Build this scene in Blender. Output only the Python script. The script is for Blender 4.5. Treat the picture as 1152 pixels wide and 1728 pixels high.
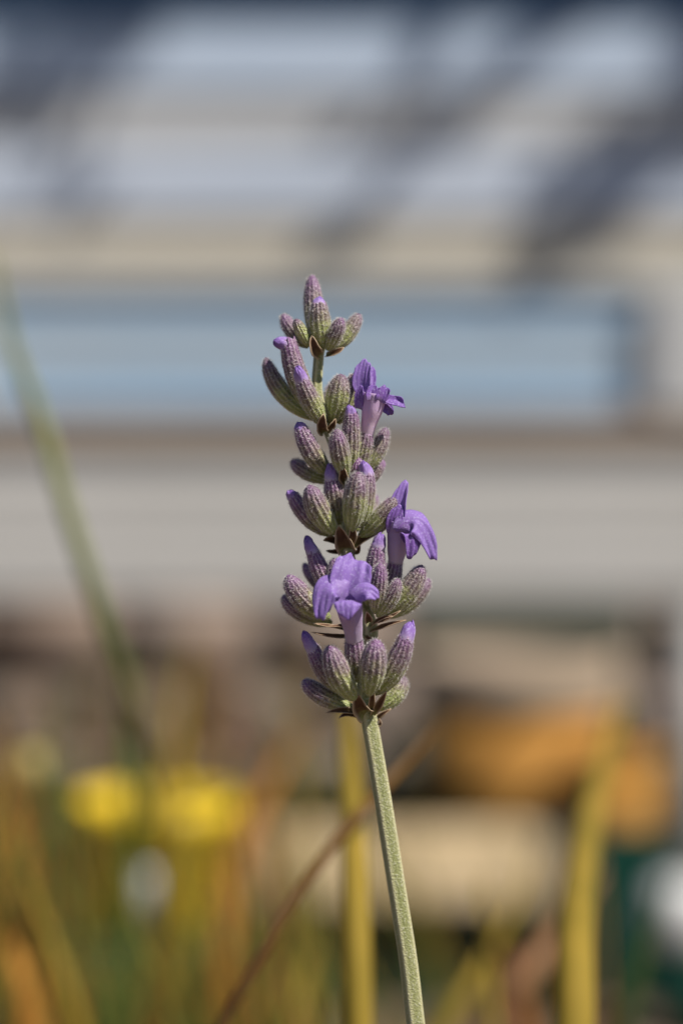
import bpy, bmesh, math, random
from mathutils import Vector, Matrix, noise
rnd = random.Random(7)
sc = bpy.context.scene
for o in list(bpy.data.objects): bpy.data.objects.remove(o)
R = math.radians
# ------------------------------------------------------------------ camera
H = 0.45            # camera height, metres
CD = 0.23           # camera to flower spike
cd = bpy.data.cameras.new('camera'); cam = bpy.data.objects.new('camera', cd)
sc.collection.objects.link(cam); sc.camera = cam
cam.location = (0, -CD, H); cam.rotation_euler = (R(90), 0, 0)
cd.sensor_fit = 'VERTICAL'; cd.sensor_height = 36; cd.sensor_width = 24; cd.lens = 60
cd.clip_start = 0.01; cd.clip_end = 500
cd.dof.use_dof = True; cd.dof.focus_distance = CD - 0.0045; cd.dof.aperture_fstop = 5.9
# ------------------------------------------------------------------ sky, sun, exposure
SUN_EL, SUN_AZ = R(50), R(56)       # azimuth measured from behind the camera towards the right
to_sun = Vector((math.sin(SUN_AZ)*math.cos(SUN_EL), -math.cos(SUN_AZ)*math.cos(SUN_EL), math.sin(SUN_EL)))
w = bpy.data.worlds.new('World'); sc.world = w; w.use_nodes = True
nt = w.node_tree; bg = nt.nodes['Background']
sky = nt.nodes.new('ShaderNodeTexSky'); sky.sky_type = 'NISHITA'; sky.sun_disc = False
sky.dust_density = .2; sky.ozone_density = 3.5; sky.sun_elevation = SUN_EL; sky.sun_rotation = math.atan2(to_sun.x, to_sun.y)
nt.links.new(sky.outputs[0], bg.inputs[0]); bg.inputs[1].default_value = 0.054
sd = bpy.data.lights.new('sun', 'SUN'); sun = bpy.data.objects.new('sun', sd); sc.collection.objects.link(sun)
sd.energy = 5.0; sd.angle = R(0.5); sd.color = (1.0, 0.95, 0.87)
sun.rotation_euler = (-to_sun).to_track_quat('-Z', 'Y').to_euler()
sc.view_settings.view_transform = 'Standard'; sc.view_settings.look = 'None'
sc.view_settings.gamma = 1; sc.view_settings.use_curve_mapping = False; sc.view_settings.exposure = 0.32
sc.render.engine = 'CYCLES'
sc.cycles.use_denoising = True; sc.cycles.max_bounces = 8

# ------------------------------------------------------------------ helpers
S0 = 0.138/1728
def P(px, py, d=0.0):
    """photo coordinates measured on the spike plane + depth (mm) -> metres"""
    y = d*1e-3; k = (CD+y)/CD
    return Vector(((px-576)*S0*k, y, H+(864-py)*S0*k))
def W(px, py, D):
    k = 0.6*D/1728
    return Vector(((px-576)*k, D-CD, H+(864-py)*k))
def srgb(r, g, b):
    f = lambda c: (c/12.92 if c <= .04045 else ((c+.055)/1.055)**2.4)
    return (f(r/255), f(g/255), f(b/255), 1)
def link(name, verts, faces, mat, parent=None, smooth=True, attrs=None):
    me = bpy.data.meshes.new(name); me.from_pydata([tuple(v) for v in verts], [], faces)
    me.materials.append(mat)
    if smooth: me.polygons.foreach_set('use_smooth', [True]*len(me.polygons))
    for k, vals in (attrs or {}).items():
        a = me.attributes.new(k, 'FLOAT', 'POINT'); a.data.foreach_set('value', vals)
    me.update()
    o = bpy.data.objects.new(name, me); sc.collection.objects.link(o)
    if parent: put(o, parent)
    return o
def put(o, parent):
    o.parent = parent
    if parent.type == 'EMPTY': o.matrix_parent_inverse = Matrix.Translation(-parent.location)
def empty(name, loc, label, cat, group=None):
    o = bpy.data.objects.new(name, None); sc.collection.objects.link(o); o.location = loc
    o.empty_display_size = .02
    return tag(o, label, cat, group)
def tag(o, label, cat, group=None, kind=None):
    o['label'] = label; o['category'] = cat
    if group: o['group'] = group
    if kind: o['kind'] = kind
    return o
class MB:
    def __init__(s): s.v = []; s.f = []; s.a = {}
    def grid(s, rows, closed=False, cap=False, attrs=None):
        b = len(s.v); n = len(rows[0])
        for r in rows: s.v += r
        for i in range(len(rows)-1):
            for j in range(n if closed else n-1):
                k = (j+1) % n
                s.f.append((b+i*n+j, b+i*n+k, b+(i+1)*n+k, b+(i+1)*n+j))
        if cap:
            s.f.append(tuple(b+j for j in reversed(range(n)))); m = b+(len(rows)-1)*n
            s.f.append(tuple(m+j for j in range(n)))
    def box(s, lo, hi, bev=0.0):
        bm = bmesh.new(); bmesh.ops.create_cube(bm, size=1)
        for v in bm.verts:
            v.co = Vector([lo[i]+(v.co[i]+.5)*(hi[i]-lo[i]) for i in range(3)])
        if bev: bmesh.ops.bevel(bm, geom=bm.edges[:], offset=bev, segments=2, affect='EDGES')
        b = len(s.v); bm.verts.index_update()
        s.v += [v.co.copy() for v in bm.verts]; s.f += [tuple(b+v.index for v in f.verts) for f in bm.faces]; bm.free()
    def build(s, name, mat, parent=None, smooth=True): return link(name, s.v, s.f, mat, parent, smooth, s.a)
def frames(pts):
    T = []
    for i in range(len(pts)):
        T.append((pts[min(i+1, len(pts)-1)]-pts[max(i-1, 0)]).normalized())
    ref = Vector((0, -1, 0)) if abs(T[0].y) < .9 else Vector((1, 0, 0))
    A = (ref - T[0]*ref.dot(T[0])).normalized(); out = []
    for t in T:
        A = (A - t*A.dot(t)).normalized(); out.append((t, A, t.cross(A)))
    return out
def catmull(pts, n):
    pts = [Vector(p) for p in pts]; P_ = [2*pts[0]-pts[1]]+pts+[2*pts[-1]-pts[-2]]; out = []
    for i in range(1, len(P_)-2):
        a, b, c, d = P_[i-1:i+3]
        for k in range(n):
            t = k/n
            out.append(.5*((2*b)+(c-a)*t+(2*a-5*b+4*c-d)*t*t+(3*b-a-3*c+d)*t**3))
    out.append(pts[-1]); return out
def lerp_tab(tab, t):
    for (a, x), (b, y) in zip(tab, tab[1:]):
        if t <= b: 
            u = (t-a)/(b-a); u = u*u*(3-2*u)*.5+u*.5
            return x+(y-x)*u
    return tab[-1][1]
def tube(pts, rad, n=10, mb=None):
    mb = mb or MB(); fr = frames(pts); rows = []
    for i, (p, (t, a, b)) in enumerate(zip(pts, fr)):
        r = rad(i/(len(pts)-1)) if callable(rad) else rad
        rows.append([p+(a*math.cos(q*2*math.pi/n)+b*math.sin(q*2*math.pi/n))*r for q in range(n)])
    mb.grid(rows, True, True); return mb
def blade(pts, width, face=Vector((0, -1, 0)), fold=.25, mb=None, shape=None):
    """a strap leaf with a folded midrib and real thickness"""
    mb = mb or MB(); rows = []; N = len(pts)
    for i, p in enumerate(pts):
        t = (pts[min(i+1, N-1)]-pts[max(i-1, 0)]).normalized(); s = t.cross(face).normalized(); n = s.cross(t)
        v = i/(N-1); wd = width*(shape(v) if shape else (min(1, .5+v*3)*(1-v**3)+.02))*.5; th = .08*width
        rows.append([p-s*wd, p-n*fold*wd-n*th, p+s*wd, p-n*fold*wd+n*th*.6])
    mb.grid(rows, True, True); return mb

# ------------------------------------------------------------------ materials
def newmat(name, rough=.6, spec=.3):
    m = bpy.data.materials.new(name); m.use_nodes = True; n = m.node_tree.nodes; b = n['Principled BSDF']
    b.inputs['Roughness'].default_value = rough; b.inputs['Specular IOR Level'].default_value = spec
    return m, n, m.node_tree.links, b
def ramp(n, stops):
    r = n.new('ShaderNodeValToRGB'); e = r.color_ramp.elements
    while len(e) < len(stops): e.new(.5)
    for q, (p, c) in zip(e, stops): q.position = p; q.color = c
    return r
def noise_node(n, l, scale, detail=3, coord='Object', dist=0, stretch=None):
    tc = n.new('ShaderNodeTexCoord'); t = n.new('ShaderNodeTexNoise')
    t.inputs['Scale'].default_value = scale; t.inputs['Detail'].default_value = detail; t.inputs['Distortion'].default_value = dist
    if stretch:
        mp = n.new('ShaderNodeMapping'); mp.inputs['Scale'].default_value = stretch
        l.new(tc.outputs[coord], mp.inputs[0]); l.new(mp.outputs[0], t.inputs['Vector'])
    else: l.new(tc.outputs[coord], t.inputs['Vector'])
    return t
def bump(n, l, b, src, strength, dist):
    bp = n.new('ShaderNodeBump'); bp.inputs['Strength'].default_value = strength; bp.inputs['Distance'].default_value = dist
    l.new(src, bp.inputs['Height']); l.new(bp.outputs[0], b.inputs['Normal'])
def simple(name, c1, c2, scale, rough=.7, spec=.25, bstr=.0, bdist=.001, stretch=None, lo=.35, hi=.65):
    m, n, l, b = newmat(name, rough, spec)
    t = noise_node(n, l, scale, 4, stretch=stretch); r = ramp(n, [(lo, c1), (hi, c2)])
    l.new(t.outputs[0], r.inputs[0]); l.new(r.outputs[0], b.inputs['Base Color'])
    if bstr: bump(n, l, b, t.outputs[0], bstr, bdist)
    return m
def mixrgb(n, l, fac, a, c, mode='MIX'):
    x = n.new('ShaderNodeMix'); x.data_type = 'RGBA'; x.blend_type = mode
    if isinstance(fac, (int, float)): x.inputs[0].default_value = fac
    else: l.new(fac, x.inputs[0])
    for i, v in ((6, a), (7, c)):
        if isinstance(v, tuple): x.inputs[i].default_value = v
        else: l.new(v, x.inputs[i])
    return x.outputs[2]
def attr(n, name, typ='GEOMETRY'):
    a = n.new('ShaderNodeAttribute'); a.attribute_name = name; a.attribute_type = typ; return a.outputs['Fac']
def mathn(n, l, op, a, b=None, clamp=False):
    x = n.new('ShaderNodeMath'); x.operation = op; x.use_clamp = clamp
    for i, v in enumerate((a, b)):
        if v is None: continue
        if isinstance(v, (int, float)): x.inputs[i].default_value = v
        else: l.new(v, x.inputs[i])
    return x.outputs[0]
M = {}
def make_calyx_mat():
    m, n, l, b = newmat('calyx_velvet', .42, .5)
    along, ridge = attr(n, 'along'), attr(n, 'ridge'); pur = attr(n, 'purple', 'OBJECT')
    nz = noise_node(n, l, 900, 3); nf = noise_node(n, l, 3600, 2)
    x = mathn(n, l, 'ADD', along, mathn(n, l, 'SUBTRACT', pur, .06))
    x = mathn(n, l, 'ADD', x, mathn(n, l, 'MULTIPLY', mathn(n, l, 'SUBTRACT', nz.outputs[0], .5), .75))
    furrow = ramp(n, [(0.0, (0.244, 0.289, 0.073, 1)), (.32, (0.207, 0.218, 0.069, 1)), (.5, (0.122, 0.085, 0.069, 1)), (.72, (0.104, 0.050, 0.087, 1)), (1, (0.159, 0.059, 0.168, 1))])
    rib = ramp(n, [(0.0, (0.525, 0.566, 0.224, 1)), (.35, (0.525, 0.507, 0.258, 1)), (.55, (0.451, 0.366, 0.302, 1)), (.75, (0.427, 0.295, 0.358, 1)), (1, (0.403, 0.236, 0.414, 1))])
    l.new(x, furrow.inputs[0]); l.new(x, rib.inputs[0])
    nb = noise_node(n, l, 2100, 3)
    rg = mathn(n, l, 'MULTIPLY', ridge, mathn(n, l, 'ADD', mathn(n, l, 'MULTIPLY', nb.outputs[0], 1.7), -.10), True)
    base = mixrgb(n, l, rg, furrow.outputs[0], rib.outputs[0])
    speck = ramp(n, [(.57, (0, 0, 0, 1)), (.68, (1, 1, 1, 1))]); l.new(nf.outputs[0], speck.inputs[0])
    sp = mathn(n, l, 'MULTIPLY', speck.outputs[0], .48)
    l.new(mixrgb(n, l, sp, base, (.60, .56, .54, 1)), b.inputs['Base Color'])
    b.inputs['Sheen Weight'].default_value = .25; b.inputs['Sheen Roughness'].default_value = .4
    b.inputs['Subsurface Weight'].default_value = 0
    bump(n, l, b, nf.outputs[0], 1.0, .00022)
    return m
M['calyx'] = make_calyx_mat()
def petal_mat(name, c1, c2, c3, tr=.35):
    m, n, l, b = newmat(name, .5, .3)
    along = attr(n, 'along'); nz = noise_node(n, l, 700, 3); nf = noise_node(n, l, 3800, 2)
    x = mathn(n, l, 'ADD', along, mathn(n, l, 'MULTIPLY', mathn(n, l, 'SUBTRACT', nz.outputs[0], .5), .5))
    r = ramp(n, [(0, c1), (.45, c2), (1, c3)]); l.new(x, r.inputs[0])
    sp = ramp(n, [(.55, (0, 0, 0, 1)), (.68, (.5, .5, .5, 1))]); l.new(nf.outputs[0], sp.inputs[0])
    col = mixrgb(n, l, sp.outputs[0], r.outputs[0], (.60, .50, .82, 1))
    l.new(col, b.inputs['Base Color']); b.inputs['Sheen Weight'].default_value = .2
    bump(n, l, b, nf.outputs[0], .45, .0001)
    t = n.new('ShaderNodeBsdfTranslucent'); l.new(col, t.inputs[0]); mx = n.new('ShaderNodeMixShader'); mx.inputs[0].default_value = tr
    l.new(b.outputs[0], mx.inputs[1]); l.new(t.outputs[0], mx.inputs[2]); l.new(mx.outputs[0], n['Material Output'].inputs[0])
    return m
M['petal'] = petal_mat('petal_violet', (.45, .30, .60, 1), (.34, .20, .57, 1), (.325, .19, .57, 1))
M['petal_deep'] = petal_mat('petal_deep_violet', (.52, .38, .58, 1), (.24, .115, .42, 1), (.22, .105, .42, 1), .22)
M['bud'] = petal_mat('corolla_bud_violet', (.66, .54, .66, 1), (.40, .25, .58, 1), (.24, .12, .46, 1), .22)
M['tube'] = petal_mat('corolla_tube_lilac', (.70, .56, .68, 1), (.62, .46, .66, 1), (.42, .26, .58, 1))
M['tube_pale'] = petal_mat('corolla_tube_pale_pink', (.86, .68, .82, 1), (.84, .65, .80, 1), (.62, .42, .68, 1))
def hair_mat():
    m, n, l, b = newmat('white_hair', .4, .4); b.inputs['Base Color'].default_value = (.80, .76, .73, 1)
    t = n.new('ShaderNodeBsdfTranslucent'); t.inputs[0].default_value = (.80, .76, .73, 1); mx = n.new('ShaderNodeMixShader'); mx.inputs[0].default_value = .4
    l.new(b.outputs[0], mx.inputs[1]); l.new(t.outputs[0], mx.inputs[2]); l.new(mx.outputs[0], n['Material Output'].inputs[0]); return m
M['hair'] = hair_mat()
def stem_mat():
    m, n, l, b = newmat('stem_green', .5, .35); ridge = attr(n, 'ridge')
    nf = noise_node(n, l, 4200, 3); nz = noise_node(n, l, 260, 3, stretch=(1, 1, .25))
    g = ramp(n, [(.3, (.20, .215, .07, 1)), (.7, (.285, .28, .115, 1))]); l.new(nz.outputs[0], g.inputs[0])
    c = mixrgb(n, l, mathn(n, l, 'MULTIPLY', ridge, .85), g.outputs[0], (.58, .54, .31, 1))
    sp = ramp(n, [(.54, (0, 0, 0, 1)), (.66, (.7, .7, .7, 1))]); l.new(nf.outputs[0], sp.inputs[0])
    l.new(mixrgb(n, l, sp.outputs[0], c, (.52, .50, .36, 1)), b.inputs['Base Color'])
    b.inputs['Sheen Weight'].default_value = .15
    bump(n, l, b, nf.outputs[0], 1.0, .0002); return m
M['stem'] = stem_mat()
def bract_mat():
    m, n, l, b = newmat('bract_papery', .65, .2); ed = attr(n, 'edge'); al = attr(n, 'along'); nz = noise_node(n, l, 1400, 3)
    r = ramp(n, [(0, (.20, .21, .07, 1)), (.22, (.12, .075, .03, 1)), (.5, (.075, .035, .018, 1)), (.8, (.11, .05, .026, 1)), (1, (.22, .12, .07, 1))])
    l.new(mathn(n, l, 'ADD', al, mathn(n, l, 'MULTIPLY', mathn(n, l, 'SUBTRACT', nz.outputs[0], .5), .5)), r.inputs[0])
    l.new(mixrgb(n, l, ed, r.outputs[0], (.48, .36, .24, 1)), b.inputs['Base Color'])
    bump(n, l, b, nz.outputs[0], .5, .0002)
    return m
M['bract'] = bract_mat()
def wood(name, c1, c2, rough=.6):
    m, n, l, b = newmat(name, rough, .12)
    t = noise_node(n, l, 5, 5, stretch=(1, 6, 9)); u = noise_node(n, l, 2.2, 3)
    r = ramp(n, [(.3, c1), (.7, c2)]); l.new(mathn(n, l, 'MULTIPLY', mathn(n, l, 'ADD', t.outputs[0], u.outputs[0]), .5), r.inputs[0])
    l.new(r.outputs[0], b.inputs['Base Color']); bump(n, l, b, t.outputs[0], .3, .002); return m

# ================================================================== THE SETTING
M['ground'] = simple('soil', (.09, .06, .04, 1), (.20, .15, .11, 1), 14, .95, .1, .8, .01)
gm = MB(); G = 60
gm.grid([[Vector((x*6-150, y*6-60, 0.0)) for x in range(51)] for y in range(41)])
g = gm.build('ground', M['ground']); tag(g, 'brown bare garden soil', 'ground', kind='structure')

# shed wall of painted horizontal planks, 2.6 m from the camera
DW = 2.6
paint = {
 'slate': wood('paint_slate_shade', (0.053, 0.106, 0.191, 1), (0.071, 0.131, 0.218, 1)),  # dark slate; on the top plank the shade is put into this colour
 'bluegrey': wood('paint_blue_grey', (0.432, 0.517, 0.639, 1), (0.508, 0.583, 0.696, 1)),
 'bluegrey2': wood('paint_blue_grey_cool', (0.451, 0.508, 0.602, 1), (0.517, 0.564, 0.649, 1)),
 'beige': wood('paint_warm_grey', (0.451, 0.451, 0.451, 1), (0.526, 0.522, 0.517, 1)),
 'sand': wood('paint_sand', (0.526, 0.470, 0.376, 1), (0.620, 0.564, 0.451, 1)),
 'pale': wood('paint_pale', (0.489, 0.470, 0.423, 1), (0.545, 0.526, 0.479, 1)),
 'sky1': wood('paint_sky_blue', (0.28, 0.43, 0.6, 1), (0.38, 0.51, 0.65, 1)),
 'sky2': wood('paint_sky_blue_worn', (0.38, 0.48, 0.57, 1), (0.47, 0.5, 0.52, 1)),
 'tan': wood('timber_tan', (0.282, 0.207, 0.141, 1), (0.376, 0.291, 0.216, 1)),
 'ash': wood('paint_ash_grey', (0.489, 0.470, 0.442, 1), (0.564, 0.545, 0.517, 1)),
}
shed = empty('shed_wall', (0, DW-CD, 0), 'wall of horizontal planks in blue grey, sand and pale blue paint with dappled shade', 'wall')
# (top px, bottom px, colour, proud mm)
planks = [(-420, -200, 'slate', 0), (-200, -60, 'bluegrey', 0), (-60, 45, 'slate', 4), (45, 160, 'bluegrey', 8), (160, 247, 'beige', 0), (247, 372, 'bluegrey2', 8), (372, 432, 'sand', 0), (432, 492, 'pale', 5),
          (492, 560, 'sky1', -10), (560, 628, 'sky2', -10), (628, 698, 'sky1', -10), (698, 752, 'tan', 16), (752, 835, 'ash', 0), (835, 920, 'ash', 0), (920, 1008, 'ash', 0)]
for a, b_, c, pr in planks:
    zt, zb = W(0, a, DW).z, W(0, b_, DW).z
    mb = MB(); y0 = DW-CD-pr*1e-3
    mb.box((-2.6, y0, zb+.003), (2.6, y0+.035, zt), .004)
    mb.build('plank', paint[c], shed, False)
mb = MB(); mb.box((-2.6, DW-CD+.055, .02), (2.6, DW-CD+.10, W(0, -420, DW).z)); mb.build('backing', paint['slate'], shed, False)
# vertical batten at the right end of the pale blue planks
x0, x1 = W(1092, 0, DW).x, W(1230, 0, DW).x
mb = MB(); mb.box((x0, DW-CD-.022, W(0, 700, DW).z), (x1, DW-CD+.01, W(0, 490, DW).z), .004); mb.build('batten', paint['beige'], shed, False)
x0, x1 = W(-190, 0, DW).x, W(-40, 0, DW).x
mb = MB(); mb.box((x0, DW-CD-.022, W(0, 700, DW).z), (x1, DW-CD+.01, W(0, 490, DW).z), .004); mb.build('batten', paint['pale'], shed, False)
# eave of the shed roof, above the frame: shades the top strip, whose plank is painted dark as well
zt = W(0, -420, DW).z
mb = MB(); zs = W(0, 40, DW).z; dropk = to_sun.z/(-to_sun.y); ze = zt+.02; pe = (ze-zs)/dropk
mb.box((-2.8, DW-CD-pe, ze), (2.8, DW-CD+1.2, ze+.05), .004); mb.build('roof_eave', paint['slate'], shed, False)

# footing stones under the planks
M['stone'] = [simple('stone_%d' % i, c1, c2, 9, .9, .15, .6, .01) for i, (c1, c2) in enumerate([
    ((.18, .13, .10, 1), (.28, .215, .17, 1)), ((.24, .185, .15, 1), (.34, .27, .23, 1)), ((.14, .11, .08, 1), (.24, .19, .15, 1)), ((.20, .17, .12, 1), (.30, .25, .19, 1))])]
foot = empty('stone_footing', (0, DW-CD, 0), 'low footing of mauve brown stone blocks beneath the planked wall', 'footing')
mb = MB(); mb.box((-2.6, DW-CD+.02, -.02), (2.6, DW-CD+.08, W(0, 1012, DW).z)); mb.build('mortar', M['stone'][2], foot, False)
zz = [0.0, .10, .20, W(0, 1012, DW).z]
for r_ in range(3):
    x = -2.6+r_*.07; k = 0
    while x < 2.5:
        wd = rnd.uniform(.13, .24); mb = MB(); pr = rnd.uniform(.0, .02)
        mb.box((x, DW-CD-.02-pr, zz[r_]+.004), (x+wd-.01, DW-CD+.022, zz[r_+1]-.004), .012)
        mb.build('stone', M['stone'][rnd.choice([0, 0, 1, 1, 2, 3])], foot, True); x += wd

# ================================================================== TREE THAT SHADES THE WALL (right, outside the frame)
M['bark'] = simple('bark', (.10, .075, .05, 1), (.20, .16, .12, 1), 20, .9, .1, .8, .01)
M['leaf'] = simple('tree_leaf', (.04, .08, .02, 1), (.08, .12, .03, 1), 6, .5, .3)
def shade(px, py, t): return W(px, py, DW)+to_sun*t
tree = empty('garden_tree', (4.2, .75, 0), 'leafy garden tree whose limbs throw dappled shade on the planked wall', 'tree')
tr = tube(catmull([(4.2, .75, -.05), (4.16, .77, .9), (4.1, .8, 1.9), (4.0, .82, 2.9), (3.9, .85, 3.6)], 6), lambda v: .13-.07*v, 14)
top = Vector((4.08, .80, 2.3)); top2 = Vector((3.98, .82, 3.0))
def limb(pts, r0, r1): tube(catmull(pts, 6), lambda v: r0+(r1-r0)*v, 10, tr)
limb([top, shade(1420, -70, 2.3), shade(1180, 180, 2.0), shade(1060, 290, 1.88), shade(960, 385, 1.8), shade(915, 425, 1.77)], .058, .034)
limb([top2, shade(1500, -330, 2.6), shade(1000, 0, 2.3), shade(740, 215, 2.1), shade(590, 380, 1.95)], .04, .012)
limb([top2, shade(1300, -520, 2.7), shade(700, -300, 2.5), shade(250, 40, 2.3), shade(110, 360, 2.1)], .03, .005)
limb([shade(250, 40, 2.3), shade(90, 90, 2.25), shade(-80, 190, 2.2)], .022, .012)
tr.build('trunk', M['bark'], tree)
lf = MB()
def leaves(cpx, cpy, t, rx, ry, n, size=.05):
    for _ in range(n):
        a = rnd.uniform(0, 2*math.pi); q = math.sqrt(rnd.random())
        p = shade(cpx+rx*q*math.cos(a), cpy+ry*q*math.sin(a), t+rnd.uniform(-.12, .12))
        u = Vector([rnd.gauss(0, 1) for _ in range(3)]).normalized(); v = u.orthogonal().normalized(); nn = u.cross(v)
        L = size*rnd.uniform(.7, 1.3); b = len(lf.v)
        lf.v += [p-u*L*.5, p+v*L*.25+nn*L*.05, p+u*L*.5, p-v*L*.25+nn*L*.05]; lf.f.append((b, b+1, b+2, b+3))
leaves(110, 95, 2.25, 150, 46, 34); leaves(20, 190, 2.2, 90, 34, 50)
leaves(1160, 150, 2.0, 60, 150, 60); leaves(1080, 232, 1.95, 90, 28, 40); leaves(985, 330, 1.88, 110, 40, 22); leaves(650, 235, 2.1, 130, 30, 26); leaves(700, 120, 2.2, 40, 60, 10)
leaves(560, 420, 1.95, 60, 40, 12); leaves(110, 330, 2.1, 60, 90, 9); leaves(950, 412, 1.8, 100, 22, 46)
leaves(1180, -150, 2.5, 260, 160, 160); leaves(1500, -350, 2.6, 260, 200, 220); leaves(300, -120, 2.4, 200, 60, 60)
leaves(1000, 300, 1.9, 50, 60, 10)
lo = lf.build('crown', M['leaf'], tree, False); lo['kind'] = 'stuff'

# ================================================================== THINGS IN THE MIDDLE DISTANCE
M['green_plastic'] = simple('dark_green_plastic', (.003, .034, .024, 1), (.005, .046, .032, 1), 8, .7, .15)  # base colour kept very dark to carry the shade on the planter front
M['pale_timber'] = wood('pale_timber', (.66, .50, .29, 1), (.80, .63, .39, 1))
M['terracotta'] = simple('terracotta', (.33, .15, .030, 1), (.46, .23, .055, 1), 7, .85, .15, .3, .004)
M['terracotta_rim'] = simple('terracotta_bloom', (.36, .28, .20, 1), (.44, .33, .24, 1), 9, .85, .15, .3, .004)
M['ochre'] = simple('ochre_clay', (.46, .22, .045, 1), (.54, .27, .065, 1), 8, .85, .15)
M['potsoil'] = simple('pot_soil', (.03, .022, .015, 1), (.07, .05, .03, 1), 40, .95, .1, .8, .01)
M['metal'] = simple('galvanised_grey', (.32, .31, .29, 1), (.42, .41, .39, 1), 12, .5, .4)
M['white'] = simple('white_plastic', (.62, .62, .60, 1), (.72, .72, .70, 1), 12, .45, .4)
M['yellow'] = simple('yellow_plastic', (.74, .50, .012, 1), (.82, .56, .02, 1), 12, .45, .35)
M['rail'] = wood('grey_green_timber', (.075, .08, .06, 1), (.13, .13, .10, 1))

# dark green planter box with a pale timber front board
DB = 1.55
tz = W(0, 1400, DB).z
xl, xr = W(-260, 0, DB).x, W(1420, 0, DB).x
box = empty('planter_box', ((xl+xr)/2, DB-CD, 0), 'dark green plastic planter box behind the dry stalks', 'planter')
mb = MB(); yb = DB-CD
mb.box((xl, yb, 0), (xr, yb+.02, tz), .004); mb.build('front_panel', M['green_plastic'], box, False)
mb = MB(); mb.box((xl, yb+.38, 0), (xr, yb+.40, tz), .004); mb.build('back_panel', M['green_plastic'], box, False)
for xx in (xl-.021, xr+.001):
    mb = MB(); mb.box((xx, yb, 0), (xx+.02, yb+.40, tz), .004); mb.build('side_panel', M['green_plastic'], box, False)
for i in range(5):
    mb = MB(); px = xl+.1+i*(xr-xl-.2)/4
    mb.box((px-.012, yb-.012, 0), (px+.012, yb+.001, tz-.01), .003); mb.build('rib', M['green_plastic'], box, False)
mb = MB(); mb.box((xl+.002, yb+.021, 0), (xr-.002, yb+.379, tz-.03)); mb.build('soil', M['potsoil'], box, False)
board = MB(); board.box((W(440, 0, DB).x, yb-.035, W(0, 1515, DB).z), (W(955, 0, DB).x, yb-.013, W(0, 1388, DB).z), .004)
tag(board.build('timber_board', M['pale_timber'], None, False), 'pale sunlit timber board leaning along the front of the dark green planter box', 'board')
def lathe(c, prof, n=40, mb=None):
    mb = mb or MB(); rows = [[Vector((c[0]+r*math.cos(q*2*math.pi/n), c[1]+r*math.sin(q*2*math.pi/n), c[2]+z)) for q in range(n)] for r, z in prof]
    mb.grid(rows, True, True); return mb
def pot(name, px, D, pyt, pyb, wt, wb, mats, label, rimh):
    k = 0.6*D/1728; c = W(px, pyb, D); h = (pyb-pyt)*k; rt, rb = wt*k/2, wb*k/2; rh = rimh*k
    t = empty(name, c, label, 'pot')
    lathe(c, [(rb*.9, 0), (rb, .006), (rb+(rt*.93-rb)*.97, h-rh), (rt*.93-.012, h-rh), (rb-.015, .02)]).build('body', mats[0], t)
    lathe(c, [(rt*.92, h-rh-.001), (rt*.985, h-rh), (rt, h-rh+.006), (rt, h-.006), (rt*.985, h), (rt*.90, h), (rt*.88, h-.005), (rt*.88, h-rh)]).build('rim', mats[1], t)
    lathe(c, [(rt*.87, h-.03), (rt*.87, h-.026), (rt*.5, h-.02)]).build('soil', mats[2], t); return t
DP = 1.78
pot('terracotta_pot', 870, DP, 1105, 1450, 350, 270, (M['terracotta'], M['terracotta_rim'], M['potsoil']), 'large orange terracotta pot with a pale bloomed rim on the planter box', 75)
pot('clay_pot', 1040, 1.66, 1262, 1440, 150, 112, (M['ochre'], M['ochre'], M['potsoil']), 'small ochre clay pot beside the large terracotta pot', 40)
# grey post with a white round foot at the right
DQ = 1.45
c = W(1158, 1585, DQ)
post = empty('metal_post', (c.x, c.y, c.z), 'grey metal post standing on a white round foot', 'post')
kq = .6*DQ/1728
tube([Vector((c.x+.008, c.y, W(0, y, DQ).z)) for y in (1500, 1300, 1020)], 26*kq, 20).build('pole', M['metal'], post)
lathe(c, [(60*kq, 0), (68*kq, .006), (66*kq, 60*kq), (56*kq, 96*kq), (30*kq, 104*kq)]).build('foot', M['white'], post)
lathe(Vector((c.x, c.y, 0)), [(46*kq, 0), (46*kq, c.z-.001)], 24).build('pedestal', M['green_plastic'], post)
# low grey-green rail in front of the footing
DR = 2.3
rail = empty('garden_rail', W(890, 1100, DR), 'dark grey green timber rail on short posts above the terracotta pot', 'rail')
mb = MB(); mb.box((W(690, 0, DR).x, DR-CD-.02, W(0, 1098, DR).z), (W(1075, 0, DR).x, DR-CD+.02, W(0, 1015, DR).z), .006); mb.build('rail_board', M['rail'], rail, False)
for px in (715, 1050):
    mb = MB(); x = W(px, 0, DR).x; mb.box((x-.018, DR-CD+.021, 0), (x+.018, DR-CD+.05, W(0, 1030, DR).z), .003); mb.build('post', M['rail'], rail, False)
# yellow pot with a white label
DY = .80
k = .6*DY/1728; c = W(265, 1560, DY)
yp = empty('yellow_pot', c, 'bright yellow plastic pot with a white label behind the grass', 'pot')
h = 215*k
lathe(c, [(108*k, 0), (112*k, .004), (128*k, h-.012), (136*k, h-.011), (138*k, h), (130*k, h), (124*k, h-.012), (108*k, .01)]).build('body', M['yellow'], yp)
lathe(c, [(123*k, h-.012), (123*k, h-.010), (60*k, h-.008)]).build('soil', M['potsoil'], yp)
rows = []
for i in range(9):
    a = R(-90+(-17+34*i/8)); rows.append([c+Vector((rr*math.cos(a), rr*math.sin(a), z)) for z, rr in ((.002, 113.5*k), (.036, 120*k))])
lab = MB(); lab.grid(rows); lo = lab.build('label', M['white'], yp); md = lo.modifiers.new('t', 'SOLIDIFY'); md.thickness = .0008
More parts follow.
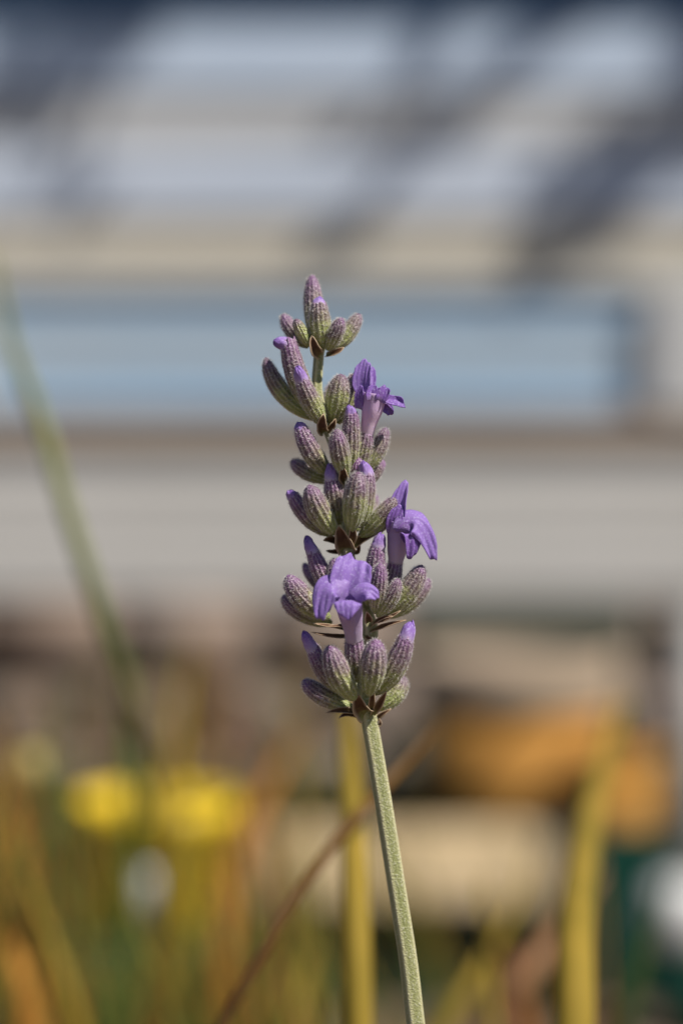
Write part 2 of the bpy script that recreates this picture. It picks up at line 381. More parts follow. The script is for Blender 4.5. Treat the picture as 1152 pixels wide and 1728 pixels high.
# pot stands on a block
bl = MB(); bl.box((c.x-.045, c.y-.05, 0), (c.x+.045, c.y+.05, c.z-.0005), .006)
tag(bl.build('plastic_block', M['green_plastic'], None, False), 'dark green plastic block carrying the yellow pot', 'block')

# ================================================================== DRY STALKS AND GRASS
def plantmat(name, c1, c2): return simple(name, c1, c2, 60, .75, .12, stretch=(1, 1, .2))
C = {'gold': plantmat('straw_gold', (.19, .135, .018, 1), (.26, .175, .026, 1)), 'orange': plantmat('dry_orange', (.25, .10, .018, 1), (.33, .145, .028, 1)),
     'brown': plantmat('dry_brown', (.10, .05, .016, 1), (.15, .08, .026, 1)), 'olive': plantmat('olive', (.13, .12, .022, 1), (.20, .17, .035, 1)),
     'green': plantmat('leaf_green', (.055, .09, .018, 1), (.10, .14, .03, 1)), 'sage': plantmat('sage_green', (.13, .145, .055, 1), (.18, .19, .08, 1)),
     'pink': plantmat('dry_pink', (.19, .10, .05, 1), (.25, .13, .065, 1)), 'rust': plantmat('rust', (.22, .085, .03, 1), (.30, .12, .04, 1)),
     'deep': plantmat('deep_green', (.016, .03, .008, 1), (.03, .05, .012, 1)), 'cream': plantmat('cream_seed', (.50, .40, .16, 1), (.58, .47, .20, 1))}
def ext(pts):
    """carry a stalk down from its lowest visible point to the soil"""
    a, b = pts[-1], pts[-2]; d = (a-b); out = []
    z = a.z
    for f in (.93, .8, .6, .4, .2, 0.0):
        g_ = math.sqrt(1-f); sl = min(1.2, abs(d.x/(d.z or 1e-6))); out.append(Vector((a.x+math.copysign(sl*z*.45*(1-f)*(1.6-.6*g_), d.x), a.y+d.y*.2*(1-f), z*f)))
    return pts+out
def stalk(name, path, wpx, mat, label, cat='stalk', leaf=False, node=False):
    pts = [W(*p) for p in path]; D = path[0][2]; r = wpx*.6*D/1728/2
    full = catmull(ext(pts), 8); base = full[-1]
    t = empty(name, base, label, cat)
    if leaf: blade(list(reversed(full)), r*2.3, fold=.3).build('blade', mat, t)
    else:
        tube(full, lambda v: r*(.25+.62*min(1, v/.16)**.6+.25*v), 10).build('stem', mat, t)
        if node:
            p = full[0]; u = (full[0]-full[1]).normalized()
            mb = MB()
            for q in range(9):
                pp = p-u*r*2.6*q; a = q*2.4; dd = (Vector((math.cos(a), math.sin(a), 0))*.8+u).normalized()
                blade([pp, pp+dd*r*2, pp+dd*r*3.6], r*2, mb=mb)
            mb.build('seed_head', mat, t)
    return t
stalk('green_stalk', [(-12, 430, .40), (20, 580, .40), (66, 700, .395), (114, 860, .39), (160, 1000, .39), (203, 1140, .40), (236, 1250, .44), (256, 1330, .6), (262, 1420, .96), (258, 1500, 1.0)], 30, C['sage'], 'tall leaning sage green stalk against the planked wall')
stalk('straw_stalk', [(582, 1110, .40), (591, 1300, .34), (599, 1500, .30), (605, 1760, .285)], 38, C['gold'], 'upright golden straw stalk directly behind the lavender stem')
stalk('brown_stalk', [(735, 1225, .33), (690, 1283, .315), (610, 1368, .295), (540, 1455, .283), (470, 1560, .277), (420, 1650, .275), (370, 1740, .275)], 17, C['brown'], 'thin brown stalk slanting across behind the lavender stem')
stalk('straw_stalk', [(1052, 1180, .55), (1012, 1300, .46), (984, 1430, .37), (970, 1570, .31), (966, 1760, .29)], 38, C['gold'], 'upright golden straw stalk in front of the small ochre pot')
stalk('straw_stalk', [(905, 1400, .52), (862, 1540, .47), (800, 1650, .45), (720, 1790, .44)], 34, C['gold'], 'golden grass blade slanting below the timber board', 'grass blade', leaf=True)
stalk('thin_straw', [(812, 1480, .42), (822, 1600, .41), (832, 1760, .40)], 20, C['gold'], 'thin golden straw crossing the slanting golden blade', 'stalk')
stalk('pink_stalk', [(1010, 1470, .55), (935, 1580, .52), (880, 1650, .5), (830, 1720, .5)], 36, C['pink'], 'pinkish brown dry stalk slanting beside the golden straw', 'stalk')
stalk('rust_leaf', [(850, 1590, .5), (868, 1660, .5), (885, 1780, .5)], 60, C['rust'], 'rust brown dry leaf at the foot of the pinkish stalk', 'leaf', leaf=True)
stalk('green_stalk', [(1125, 1480, .5), (1098, 1570, .48), (1062, 1690, .47), (1040, 1790, .47)], 50, C['deep'], 'dark green grass blade in front of the white post foot', 'grass blade', leaf=True)
stalk('orange_stalk', [(520, 1205, .75), (470, 1300, .7), (425, 1380, .66), (395, 1460, .64), (370, 1600, .62)], 44, C['orange'], 'orange dry blade leaning over the left end of the timber board', 'grass blade', leaf=True)
stalk('orange_leaf', [(-30, 1200, .75), (0, 1310, .7), (22, 1430, .66), (40, 1600, .62), (60, 1760, .6)], 60, C['orange'], 'broad orange dry leaf below the cream seed head', 'leaf', leaf=True)
stalk('amber_leaf', [(-25, 1500, .48), (6, 1580, .46), (30, 1660, .45), (45, 1780, .45)], 55, plantmat('amber', (.33, .155, .025, 1), (.42, .20, .035, 1)), 'amber dry leaf crossing the broad orange leaf', 'leaf', leaf=True)
stalk('olive_stalk', [(10, 1400, .42), (60, 1530, .41), (100, 1640, .40), (140, 1780, .40)], 46, C['gold'], 'golden olive blade leaning past the amber leaf', 'grass blade', leaf=True)
stalk('straw_leaf', [(540, 1560, .5), (515, 1640, .48), (495, 1710, .47), (485, 1790, .47)], 40, C['gold'], 'short golden leaf under the brown stalk', 'leaf', leaf=True)
stalk('ochre_stalk', [(415, 1540, .55), (425, 1620, .54), (435, 1780, .54)], 60, C['olive'], 'olive brown blade left of the brown stalk', 'grass blade', leaf=True)
stalk('green_leaf', [(375, 1500, .6), (340, 1570, .58), (315, 1660, .57), (300, 1780, .57)], 50, C['green'], 'green leaf in front of the yellow pot', 'leaf', leaf=True)
stalk('mustard_stalk', [(330, 1060, .75), (305, 1180, .72), (290, 1320, .7), (280, 1500, .7)], 42, C['gold'], 'mustard blade rising behind the tall green stalk', 'grass blade', leaf=True)
stalk('mossy_stalk', [(196, 1090, .6), (216, 1200, .6), (222, 1330, .6), (218, 1500, .6)], 32, C['green'], 'mossy green stalk crossing the tall sage stalk', 'stalk')
# cream seed head
t = empty('seed_head', W(55, 1292, .62), 'round cream yellow seed head on a thin stem', 'flower')
c = W(55, 1292, .62); rad = .0068; mb = MB()
for i in range(160):
    zz_ = 1-2*(i+.5)/160; a = i*2.39996; q = math.sqrt(1-zz_*zz_); dd = Vector((q*math.cos(a), q*math.sin(a), zz_))
    blade([c+dd*rad*.2, c+dd*rad*.7, c+dd*rad], rad*.28, mb=mb)
mb.build('floret', C['cream'], t)['kind'] = 'stuff'
lathe(c, [(rad*.86*math.sin(q*math.pi/10)+1e-5, -rad*.86*math.cos(q*math.pi/10)) for q in range(11)], 20).build('flower_disc', C['cream'], t)
tube(catmull([c, W(70, 1450, .63), W(85, 1650, .64), Vector((c.x+.03, c.y, 0))], 6), .0012, 8).build('stem', C['olive'], t)
# mass of grass nobody could count
def grassmass(name, n, mats, label, xr_, Dr, top, wr):
    groups = {m: MB() for m in mats}
    for i in range(n):
        D = rnd.uniform(*Dr); px = rnd.uniform(*xr_); py = top(px)+rnd.gauss(0, 55)+rnd.random()**2*230
        p = W(px, py, D); lean = rnd.gauss(0, .05); base = Vector((p.x-lean, p.y+rnd.gauss(0, .03), 0))
        mid = base.lerp(p, .55)+Vector((rnd.gauss(0, .012)-lean*.25, 0, 0))
        m = rnd.choices(list(mats), weights=list(mats.values()))[0]
        blade(catmull([base, mid, p], 5), rnd.uniform(*wr), face=Vector((rnd.gauss(0, .5), -1, 0)).normalized(), mb=groups[m])
    first = None
    for m, mb in groups.items():
        if not mb.v: continue
        if first is None:
            first = mb.build(name, C[m]); tag(first, label, 'grass', kind='stuff')
        else:
            # same mass, other colour: joined as extra material slot
            me = first.data; nv = len(me.vertices)
            vs = [v.co.copy() for v in me.vertices]+mb.v; fs = [tuple(p.vertices) for p in me.polygons]+[tuple(nv+i for i in f) for f in mb.f]
            idx = [p.material_index for p in me.polygons]+[len(me.materials)]*len(mb.f); ml = list(me.materials)+[C[m]]
            nm = bpy.data.meshes.new(name); nm.from_pydata(vs, [], fs)
            for q in ml: nm.materials.append(q)
            nm.polygons.foreach_set('material_index', idx); nm.polygons.foreach_set('use_smooth', [True]*len(idx)); nm.update(); first.data = nm
    return first
grassmass('dry_grass', 190, {'gold': 4, 'orange': 3, 'olive': 6, 'green': 6, 'deep': 2, 'rust': 1}, 'mass of dry orange and green grass at the left', (-150, 560), (.38, .78), lambda x: 1345 if 110 < x < 420 else 1235+max(0, x-330)*.9, (.0018, .0038))
grassmass('tall_grass', 60, {'gold': 3, 'orange': 3, 'olive': 3, 'rust': 2, 'green': 2}, 'tall sparse dry grass rising behind the yellow pot', (-40, 560), (.9, 1.35), lambda x: 1060+abs(x-330)*.25, (.004, .008))
grassmass('low_grass', 40, {'olive': 2, 'green': 4, 'deep': 6}, 'low olive and green grass around the dark green block', (-100, 520), (.7, 1.3), lambda x: 1570, (.004, .008))
grassmass('dead_stems', 12, {'brown': 3, 'olive': 2, 'orange': 1}, 'sparse brown stems growing in front of the terracotta pot', (640, 1100), (.9, 1.4), lambda x: 1290, (.003, .005))

# ================================================================== THE LAVENDER
lav = empty('lavender', (P(860, 2600, 0).x+.012, 0, 0), 'sharp lavender stem with violet flowers and woolly green purple buds', 'flower')
axis = [P(540, 575, .5), P(537, 610, .5), P(535, 660, .5), P(545, 705, 0), P(560, 740, 0), P(580, 800, 0), P(588, 880, 0), P(585, 925, 0), P(600, 990, .5), P(622, 1055, 0), P(618, 1120, 0), P(613, 1180, 0), P(620, 1203, 0)]
low = [P(617, 1186), P(621, 1206), P(627, 1240), P(646, 1351), P(667, 1484), P(688, 1618), P(701, 1728), P(724, 1900), P(752, 2120)]
def square_stem(name, pts, rad, twist, n=32):
    fr = frames(pts); rows = []; ridge = []
    for i, (p, (t, a, b)) in enumerate(zip(pts, fr)):
        v = i/(len(pts)-1); r = rad(v); row = []
        for q in range(n):
            th = q*2*math.pi/n; c4 = .5+.5*math.cos(4*(th-twist)); rg = c4**3
            rr = r*(.86+.20*rg+.008*math.sin(23*th)); row.append(p+(a*math.cos(th)+b*math.sin(th))*rr); ridge.append(rg)
        rows.append(row)
    mb = MB(); mb.grid(rows, True, True); mb.a['ridge'] = ridge
    return mb.build(name, M['stem'], lav), pts, fr
fuzz_mb = None
HN = 0
def hair(mb, p, d, L, wd):
    s = d.cross(Vector((rnd.gauss(0, 1), rnd.gauss(0, 1), rnd.gauss(0, 1)))).normalized()*wd*.5
    b = len(mb.v); mb.v += [p-s, p+s, p+d*L]; mb.f.append((b, b+1, b+2))
lowpts = catmull(low+[P(800, 2600), lav.location.copy()], 14)
o1, _, fr1 = square_stem('stem', lowpts, lambda v: .00112+.0003*v+.00026*math.exp(-((v-.05)/.05)**2), .45)
hm = MB()
for _ in range(5000):
    i = int(rnd.random()*86); i = min(i, len(lowpts)-1); th = rnd.uniform(0, 6.283); t, a, b = fr1[i]
    nn = a*math.cos(th)+b*math.sin(th); p = lowpts[i].lerp(lowpts[min(i+1, len(lowpts)-1)], rnd.random())
    c4 = (.5+.5*math.cos(4*(th-.45)))**3
    hair(hm, p+nn*(.00112*(.85+.20*c4)), (nn+t*rnd.gauss(0, .6)).normalized(), rnd.uniform(.00008, .00022), .00004)
ho = hm.build('fuzz', M['hair'], o1, False); ho['kind'] = 'stuff'
axpts = catmull(axis, 8)
o2, _, fr2 = square_stem('flower_axis', axpts, lambda v: .00068+.00042*v**1.3+.00022*sum(math.exp(-((v-q)/.022)**2) for q in (.02, .27, .43, .57, .76, .97)), .3)

PROF_BUD = [(0, .26), (.06, .46), (.18, .74), (.36, .95), (.52, 1.0), (.68, .95), (.82, .80), (.91, .60), (.97, .34), (1, .06)]
PROF_OPEN = [(0, .26), (.06, .46), (.18, .74), (.36, .95), (.54, 1.0), (.74, .92), (.88, .80), (.95, .70), (1, .62)]
def curvept(b, c, t_, u): return b*(1-u)**2+c*2*u*(1-u)+t_*u*u
def calyx(base, tip, wpx, purple=0.0, kind='bud', bend=.10, cor=None, cw=.62, cl=16, nh=1500, mat=None):
    b, t_ = P(*base), P(*tip); L = (t_-b).length; R_ = wpx*S0/2
    out = (t_-b); out.z = 0
    ctrl = (b+t_)/2 + out.normalized()*L*bend - Vector((0, 0, L*bend*.6))
    prof = PROF_BUD if kind == 'bud' else PROF_OPEN
    NS, NR = 30, 13; n = NR*6; ph = rnd.uniform(0, 6.28)
    us = [(i/NS) for i in range(NS+1)]
    if kind == 'bud': us = [math.sin(u*math.pi/2)**.9 for u in us]
    pts = [curvept(b, ctrl, t_, u) for u in us]; fr = frames(pts)
    rows = []; al = []; rd = []; flat = rnd.uniform(.9, 1.0); seed = rnd.uniform(0, 99)
    rj = [rnd.uniform(-.05, .05) for _ in range(NR)]
    def surf(p, a, bb, u, th):
        k = th*NR/(2*math.pi); wob = .9*noise.noise(Vector((math.cos(th)*2+seed, math.sin(th)*2, u*4))); rg = (.5+.5*math.cos(th*NR+wob))**1.3*(.75+.5*noise.noise(Vector((th*2, u*6, seed))))
        fade = min(1, u*5)*(1 if kind == 'open' else min(1, (1.02-u)*6))
        lump = 1+.045*noise.noise(Vector((math.cos(th)*1.3+seed, math.sin(th)*1.3, u*2.5)))
        r = R_*lerp_tab(prof, u)*lump*(1+(.085*(rg-.5)+rj[int(round(k)) % NR]*.5)*fade)
        return p+(a*math.cos(th+ph)+bb*math.sin(th+ph)*flat)*r, rg*fade
    for u, p, (tt, a, bb) in zip(us, pts, fr):
        row = []
        for q in range(n):
            th = q*2*math.pi/n; s, rg = surf(p, a, bb, u, th)
            if kind == 'open' and u > .93: s = s+tt*(.03*L*max(0, math.cos(5*th+seed))*(u-.93)/.07)
            row.append(s); al.append(u); rd.append(rg)
        rows.append(row)
    if kind == 'open':      # turn the mouth inwards
        p, (tt, a, bb) = pts[-1], fr[-1]; c = p-tt*L*.05
        rows.append([c+(v-c)*.8 for v in rows[-1]]); rows.append([c-tt*L*.1+(v-c)*.6 for v in rows[-2]]); al += [1]*(2*n); rd += [0]*(2*n)
    mb = MB(); mb.grid(rows, True, True); mb.a['along'] = al; mb.a['ridge'] = rd
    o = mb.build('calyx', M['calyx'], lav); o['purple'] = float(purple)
    hm = MB(); S_ = L/.0072
    for _ in range(nh):
        u = rnd.uniform(.03, .985); i = min(NS-1, max(0, min(range(NS+1), key=lambda j: abs(us[j]-u)))); th = rnd.uniform(0, 6.283)
        if rnd.random() < .6: th = round(th*NR/6.283)*6.283/NR+rnd.gauss(0, .05)
        tt, a, bb = fr[i]; s, _ = surf(pts[i].lerp(pts[i+1], rnd.random()), a, bb, us[i], th)
        nn = (a*math.cos(th+ph)+bb*math.sin(th+ph)*flat+tt*(.0 if u < .7 else (u-.7)*2)).normalized()
        d = (nn+tt*rnd.uniform(-.2, .9)+Vector((rnd.gauss(0, .35), rnd.gauss(0, .35), rnd.gauss(0, .35)))).normalized()
        hair(hm, s, d, rnd.uniform(.00012, .00040), .000045)
    h = hm.build('fuzz', M['hair'], o, False); h['kind'] = 'stuff'
    tt = fr[-1][0]
    if cor:
        bud_tip(o, pts[-1]-tt*L*.07, P(*cor), R_*2*(.56+.12*cw), cl)
    return o, pts[-1], tt
def bud_tip(parent, p0, p1, wd, cl, mat=None):
    """closed corolla: crumpled violet lobes folded over each other, pushing out of the calyx"""
    d = p1-p0; L = d.length; tt, a, bb = frames([p0, p1])[0]; mb = MB(); al = []
    k0 = rnd.uniform(0, 6.28); hook = (a*math.cos(k0)+bb*math.sin(k0))
    prof = [(0, .98), (.25, .96), (.5, .86), (.7, .74), (.85, .58), (.95, .36), (1, .14)]
    def ring(span, off, rs, hs, lift, seed, nn, closed):
        rows = []
        for i in range(12):
            u = i/11; row = []
            for q in range(nn):
                f = q/nn if closed else q/(nn-1); th = off+span*f; e = 0 if closed else abs(2*f-1)**4
                uu = u*hs*(1-.28*e)
                cr = noise.noise(Vector((math.cos(th)*2.2+seed, math.sin(th)*2.2, uu*3+seed)))
                r = wd*.5*lerp_tab(prof, u)*rs*(1+.22*cr*u+lift*e*u)
                row.append(p0+tt*L*(uu+.10*cr*u)+(a*math.cos(th)+bb*math.sin(th))*r+hook*wd*.16*u*u); al.append(u)
            rows.append(row)
        mb.grid(rows, closed, closed)
    ring(6.28318, 0, .90, .92, 0, rnd.uniform(0, 50), 22, True)
    for q in range(3): ring(2.5, k0+q*2.09, 1.0+.03*q, rnd.uniform(.86, 1.08), .22, rnd.uniform(0, 50), 14, False)
    mb.a['along'] = al
    return mb.build('corolla_bud', mat or M['bud'], parent)
def petal(parent, p0, p1, p2, wpx, normal, f0=.45, cup=.15, tip=.35, wave=.0, mat=None, nu=25, nv=23, notch=0, crease=0.0):
    A, B, Cc = P(*p0), P(*p1), P(*p2); wd = wpx*S0/2; N = Vector(normal).normalized(); rows = []; al = []
    ph = rnd.uniform(0, 6.28)
    for j in range(nv):
        v = j/(nv-1); row = []
        for i in range(nu):
            u = -1+2*i/(nu-1)
            ve = v*(1-tip*abs(u)**2.3 - notch*max(0, 1-abs(u)*3) + .06*noise.noise(Vector((u*3, ph, 2))))
            c = curvept(A, B, Cc, ve); t = ((B-A)*2*(1-ve)+(Cc-B)*2*ve).normalized()
            s = t.cross(N).normalized(); nn = s.cross(t).normalized()
            x = min(1, v/.55); w_ = wd*(f0+(1-f0)*x*x*(3-2*x))*(1-.10*max(0, v-.75)/.25)
            off = cup*wd*(u*u-.3)+wave*wd*math.sin(u*5+ph)*v+wave*wd*.6*math.sin(v*7+ph*2)*abs(u) - crease*wd*max(0, 1-abs(u)*4)*(.3+v)
            off += wd*v*(.12*noise.noise(Vector((u*2+ph, v*2.5, ph)))+.07*noise.noise(Vector((u*5+ph, v*4, ph*2)))+.03*math.cos(u*14))
            w_ *= 1+.06*noise.noise(Vector((v*5, ph, 1 if u > 0 else 5)))
            row.append(c+s*u*w_+nn*off); al.append(.25+.75*v)
        rows.append(row)
    mb = MB(); mb.grid(rows); mb.a['along'] = al; o = mb.build('petal', mat or M['petal'], parent)
    md = o.modifiers.new('thickness', 'SOLIDIFY'); md.thickness = .00011; md.offset = 0
    return o
def corolla(pts, radii, mat):
    pts = catmull([P(*p) for p in pts], 6); fr = frames(pts); n = 36; rows = []; al = []
    for i, (p, (t, a, b)) in enumerate(zip(pts, fr)):
        u = i/(len(pts)-1); r = lerp_tab(radii, u)*S0
        rows.append([p+(a*math.cos(q*6.28318/n)+b*math.sin(q*6.28318/n))*r*(1+.035*math.cos(5*q*6.28318/n)) for q in range(n)]); al += [u]*n
    mb = MB(); mb.grid(rows, True); mb.a['along'] = al; o = mb.build('flower', mat, lav)
    md = o.modifiers.new('thickness', 'SOLIDIFY'); md.thickness = .00012; md.offset = -1
    return o
def bract(p0, p1, p2, wpx, normal, cup=.5, f0=.6):
    A, B, Cc = P(*p0), P(*p1), P(*p2); wd = wpx*S0/2; N = Vector(normal).normalized(); rows = []; al = []; ed = []; ph = rnd.uniform(0, 6)
    nu, nv = 11, 13
    for j in range(nv):
        v = j/(nv-1); row = []; c = curvept(A, B, Cc, v); t = ((B-A)*2*(1-v)+(Cc-B)*2*v).normalized(); s = t.cross(N).normalized(); nn = s.cross(t).normalized()
        w_ = wd*(f0+(1-f0)*math.sin(min(1, v/.4)*1.57))*(1-v**2.4)**.75+wd*.02; w_ *= 1+.16*noise.noise(Vector((v*7, ph, 0)))
        for i in range(nu):
            u = -1+2*i/(nu-1)
            row.append(c+s*u*w_+nn*(cup*w_*(u*u)+.12*w_*math.sin(6*v+ph+u*2))); al.append(v); ed.append(min(1, max(0, (abs(u)-.62)/.38)**1.3+max(0, v-.85)*4))
        rows.append(row)
    mb = MB(); mb.grid(rows); mb.a['along'] = al; mb.a['edge'] = ed; o = mb.build('bract', M['bract'], lav)
    md = o.modifiers.new('thickness', 'SOLIDIFY'); md.thickness = .00009; md.offset = 0
    return o

# ---- calyces, whorl by whorl from the tip: base (px,py,depth mm), tip, width px, purple bias
# whorl 1
calyx((534, 585, 1), (526, 463, 2), 33, .05, bend=.02)
calyx((543, 588, -.8), (537, 511, -2), 38, -.18, 'open', .02, cor=(538, 501, -2))
calyx((522, 584, -1), (498, 538, -2.5), 23, -.28, bend=.05, nh=120)
calyx((520, 586, .3), (476, 530, 1), 27, .22, bend=.1)
calyx((552, 590, -.8), (576, 536, -3), 29, .02, bend=.08)
calyx((556, 592, 0), (606, 529, .5), 31, -.12, bend=.12)
calyx((540, 588, 1.5), (552, 540, 5), 28, 0)
# whorl 2
calyx((540, 708, 0), (448, 603, .5), 34, -.12, bend=.22)
calyx((540, 705, -.5), (486, 573, -2.4), 40, .05, 'open', .12, cor=(463, 575, -3), cw=.5)
calyx((547, 718, -2), (508, 640, -5), 36, -.05, 'open', .05, cor=(503, 618, -5.6), cw=.6)
calyx((560, 712, -1), (575, 631, -3), 42, -.18, bend=.08)
calyx((570, 714, 0), (596, 630, -1), 32, -.12, bend=.10)
calyx((552, 712, 2), (562, 645, 6), 34, 0)
# whorl 3
calyx((556, 800, -1), (507, 722, -3), 36, .10, 'open', .12, cor=(501, 713, -3.2), cw=.5)
calyx((560, 812, .5), (491, 777, 1.5), 32, .05, bend=.12)
calyx((583, 806, -3), (567, 724, -6), 34, .02, bend=.06)
calyx((591, 800, -2), (593, 697, -4), 34, 0, 'open', .02, cor=(594, 684, -4.2), cw=.6)
cO = calyx((603, 800, -1), (619, 730, -2.5), 32, -.05, 'open', .04)
calyx((610, 800, -.5), (651, 721, -1), 31, -.05, bend=.10)
calyx((618, 818, 0), (647, 776, .5), 20, .15, bend=.1, nh=250)
calyx((598, 824, -2), (605, 772, -3), 26, .25, bend=.02, nh=300)
calyx((580, 805, 2), (600, 745, 6), 36, 0)
# whorl 4
calyx((562, 903, -.5), (494, 836, -1), 34, .18, 'open', .14, cor=(487, 826, -1.2), cw=.5)
calyx((566, 900, -3), (521, 818, -6), 44, -.06, bend=.12)
calyx((572, 884, -1.5), (560, 806, -3.2), 36, .05, 'open', .03, cor=(553, 783, -3.6), cw=.74)
calyx((592, 896, -3.5), (604, 796, -6.5), 46, -.08, bend=.04)
calyx((606, 890, -2), (620, 799, -3.4), 38, -.02, 'open', .05, cor=(615, 776, -3.8), cw=.7)
calyx((606, 906, -1), (667, 838, -3), 37, -.12, bend=.14)
calyx((590, 895, 2), (560, 830, 6), 36, 0)
calyx((596, 895, 2), (632, 832, 6), 34, 0)
# whorl 5
calyx((566, 1010, -1), (527, 930, -2.5), 33, .22, 'open', .05, cor=(518, 906, -2.9), cw=.75)
calyx((556, 1043, -1.5), (485, 970, -3.2), 40, .05, bend=.16)
calyx((560, 1052, 1), (477, 1004, .5), 36, .05, bend=.16)
calyx((548, 1000, 2), (512, 950, 3), 22, .35, bend=.05, nh=250)
calyx((572, 1020, -1), (564, 942, -3), 34, .28, bend=.03)
calyx((620, 1020, -1.5), (637, 920, -3), 37, .12, 'open', .05, cor=(641, 900, -3.2), cw=.7)
calyx((632, 1034, -3.2), (642, 950, -6), 32, .14, bend=.05)
cG = calyx((640, 1030, -1), (668, 942, -1.6), 32, .05, 'open', .08)
calyx((640, 1038, -2), (712, 953, -3.6), 37, -.10, bend=.16)
calyx((646, 1042, .8), (724, 976, .8), 33, -.05, bend=.16)
calyx((636, 1040, -3), (672, 976, -5), 28, .0, bend=.12)
calyx((620, 1030, 2), (650, 950, 6), 36, 0)
calyx((608, 1030, 2), (590, 960, 6.5), 36, 0)
# whorl 6
calyx((585, 1172, -1), (527, 1092, -3), 34, .12, 'open', .12, cor=(511, 1066, -3.4), cw=.8)
calyx((600, 1180, -4), (555, 1089, -7), 45, -.04, bend=.12)
cM = calyx((602, 1150, -2), (596, 1068, -4.2), 39, .12, 'open', .02)
calyx((622, 1172, -4.5), (634, 1078, -7.5), 46, .02, bend=.06)
calyx((632, 1170, -2.5), (685, 1074, -5), 40, .0, 'open', .13, cor=(693, 1048, -5.4), cw=.78)
calyx((636, 1196, 0), (681, 1141, .8), 38, -.22, bend=.18)
calyx((596, 1194, -1), (511, 1147, -1), 34, .10, bend=.16)
calyx((615, 1180, 2), (640, 1110, 6), 38, 0)
calyx((605, 1180, 2), (575, 1110, 6), 38, 0)

# ---- open flowers
# flower on the third whorl, facing right, seen from behind
f1 = corolla([(617, 740, -2.2), (622, 715, -2.7), (628, 690, -3.2), (632, 664, -3.4)], [(0, 10), (.35, 13), (.7, 18), (1, 21)], M['tube_pale'])
petal(f1, (613, 672, -3), (606, 640, -3.6), (617, 607, -2.8), 32, (-.35, -1, .15), f0=.6, cup=.2, tip=.25, mat=M['petal'])
petal(f1, (622, 668, -2), (618, 642, -1.2), (630, 620, -.5), 24, (.2, -1, .1), f0=.7, cup=.2, tip=.3, mat=M['petal_deep'])
petal(f1, (606, 690, -3.2), (605, 672, -4.2), (609, 650, -3.8), 18, (-.6, -1, 0), f0=.8, cup=.25, mat=M['petal_deep'])
petal(f1, (627, 676, -4.8), (628, 664, -5.2), (632, 650, -4.8), 22, (.1, -1, .3), f0=.8, cup=.3, tip=.25, wave=.15, mat=M['petal_deep'])
petal(f1, (640, 678, -4.6), (646, 666, -5.2), (650, 651, -4.6), 20, (.3, -1, .2), f0=.8, cup=.3, tip=.25, wave=.15, mat=M['petal_deep'])
petal(f1, (646, 676, -3.6), (664, 672, -4.4), (684, 687, -4), 20, (.1, -.8, .7), f0=.8, cup=.35, tip=.3, wave=.2, mat=M['petal_deep'])
petal(f1, (643, 682, -3), (656, 690, -3.4), (660, 700, -3), 20, (.1, -1, .4), f0=.8, cup=.3, wave=.15, mat=M['petal_deep'])
# flower on the fifth whorl, side view facing right
f2 = corolla([(667, 950, -1.6), (670, 925, -2), (674, 902, -2.4), (679, 880, -2.8)], [(0, 12), (.35, 17), (.7, 21), (1, 24)], M['tube'])
petal(f2, (670, 896, -3.2), (668, 850, -4.2), (685, 810, -2.8), 32, (-.5, -1, -.15), f0=.95, cup=.45, tip=.5, wave=.05, mat=M['petal'])
petal(f2, (665, 898, -3.4), (661, 880, -4.6), (676, 852, -4.0), 28, (-.3, -1, .1), f0=.9, cup=.2, mat=M['petal_deep'])
petal(f2, (682, 900, -4.2), (704, 846, -5.4), (732, 945, -4.2), 50, (.45, -1, .5), f0=.9, cup=-.25, tip=.40, wave=.10, mat=M['petal'])
petal(f2, (684, 902, -4.0), (704, 885, -6.2), (692, 944, -5.0), 42, (.5, -1, .1), f0=.95, cup=.25, tip=.5, wave=.08, mat=M['petal_deep'])  # darker violet puts the shaded inside of the lip into the colour
petal(f2, (684, 886, -1.8), (708, 862, -.6), (720, 905, .4), 36, (.5, -.6, .6), f0=.9, cup=.2, wave=.1, mat=M['petal'])
# flower in front, facing the viewer
f3 = corolla([(597, 1080, -4.2), (595, 1058, -5.4), (591, 1036, -6.8), (587, 1012, -8.2)], [(0, 13.5), (.35, 16), (.7, 20), (1, 23)], M['tube'])
petal(f3, (588, 1014, -8.2), (588, 974, -9.4), (600, 938, -7.0), 66, (.15, -1, .3), f0=.55, cup=.16, tip=.22, wave=.04, notch=.07, crease=.10)
petal(f3, (582, 996, -8.9), (541, 968, -9.6), (541, 1046, -10), 46, (-.3, -1, .5), f0=.7, cup=-.12, tip=.3, wave=.06)
petal(f3, (598, 1010, -8.8), (618, 985, -9.6), (637, 1010, -9.2), 32, (.35, -1, .5), f0=.75, cup=-.15, tip=.3, wave=.06)
petal(f3, (587, 1018, -9.2), (586, 1004, -11.4), (585, 1044, -11), 44, (.0, -.8, .8), f0=.8, cup=-.22, tip=.32, wave=.05)

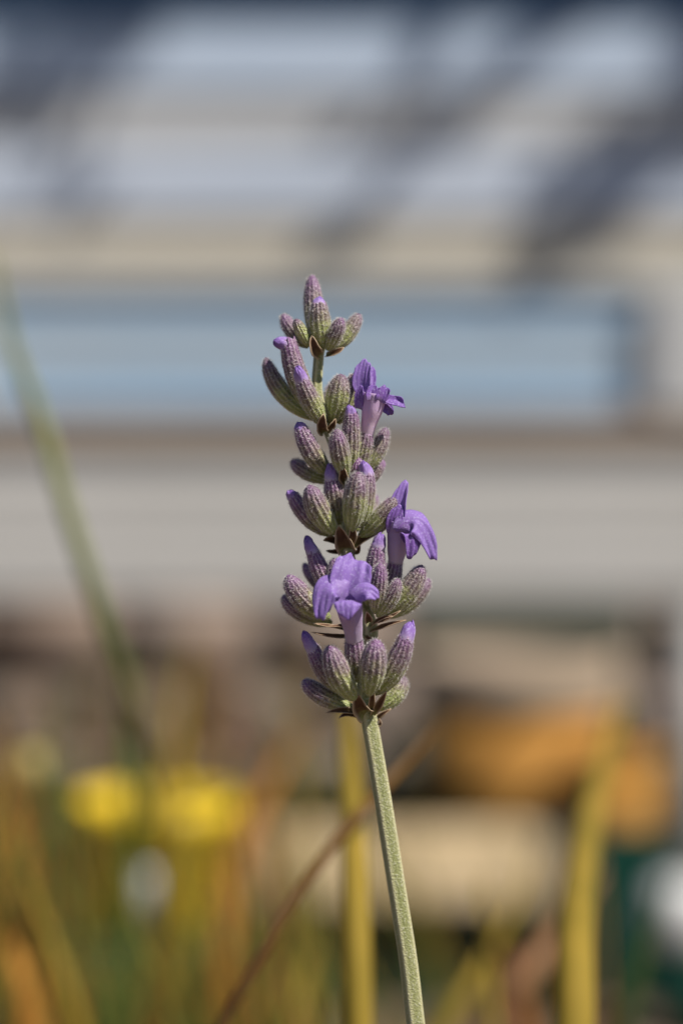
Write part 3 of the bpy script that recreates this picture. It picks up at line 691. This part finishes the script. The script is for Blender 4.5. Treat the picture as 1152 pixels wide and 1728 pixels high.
# ---- bracts
def B(*a, **k): bract(*a, **k)
B((540, 600, -1), (530, 592, -2.6), (526, 566, -2.4), 20, (-.2, -1, .2)); B((550, 600, -.6), (566, 598, -1.6), (580, 586, -1.6), 14, (.2, -1, .6))
B((546, 730, -2), (540, 722, -3.6), (546, 698, -4.4), 20, (0, -1, .1)); B((552, 728, -1.6), (562, 720, -2.6), (566, 706, -2.6), 12, (.3, -1, .2))
B((582, 812, -3), (578, 806, -4.6), (578, 786, -5), 18, (0, -1, .1)); B((574, 818, -1), (560, 818, -2), (546, 806, -2), 12, (-.2, -1, .4))
B((584, 926, -1.4), (576, 910, -3.8), (571, 887, -4.2), 30, (-.1, -1, .1), cup=.6, f0=.9)
B((578, 922, -.6), (562, 908, -2), (545, 912, -2), 16, (-.1, -1, .5)); B((596, 922, -1), (612, 906, -2), (634, 902, -2), 18, (.1, -1, .5))
B((576, 930, 0), (562, 934, -1), (550, 929, -1), 10, (0, -1, .5)); B((590, 918, -2.2), (598, 900, -4), (590, 884, -4.6), 16, (.2, -1, .1)); B((598, 932, 0), (606, 934, -.5), (604, 912, -1), 10, (.5, -1, .1))
B((606, 1068, -1), (574, 1058, -3), (528, 1052, -3), 10, (0, -.7, .7), cup=.3); B((604, 1072, -.6), (570, 1078, -2.6), (524, 1066, -2.6), 9, (0, -.8, .6), cup=.3)
B((624, 1066, -1), (650, 1054, -3), (686, 1046, -3), 9, (.1, -.8, .6), cup=.4); B((628, 1052, -1), (650, 1048, -4), (676, 1030, -4), 9, (.1, -.8, .5), cup=.4)
B((612, 1064, -1), (590, 1052, -3.2), (548, 1058, -3.4), 8, (0, -.8, .6), cup=.3); B((626, 1058, -1), (640, 1040, -4), (664, 1040, -4.2), 8, (.1, -.8, .5), cup=.4)
B((616, 1072, -1), (622, 1080, -1.6), (628, 1076, -2), 8, (0, -1, .2)); B((622, 1050, -2), (622, 1044, -4), (618, 1032, -4.4), 14, (0, -1, .2))
B((616, 1204, -1.8), (604, 1194, -4.4), (604, 1171, -4.8), 30, (-.1, -1, .1), cup=.6, f0=.95)
B((628, 1206, -1), (640, 1186, -3.4), (652, 1166, -4), 14, (.3, -1, .2)); B((626, 1200, -1.6), (626, 1180, -4.4), (630, 1164, -4.8), 12, (.1, -1, .1))
B((606, 1204, -.8), (580, 1194, -2.4), (550, 1203, -2.4), 12, (0, -1, .5)); B((604, 1210, -.5), (584, 1200, -2), (572, 1212, -2), 9, (0, -1, .5))
B((632, 1216, 0), (642, 1206, -1), (660, 1196, -1), 9, (.1, -1, .4)); B((634, 1222, -.2), (644, 1226, -.6), (640, 1212, -.8), 7, (.3, -1, .2))
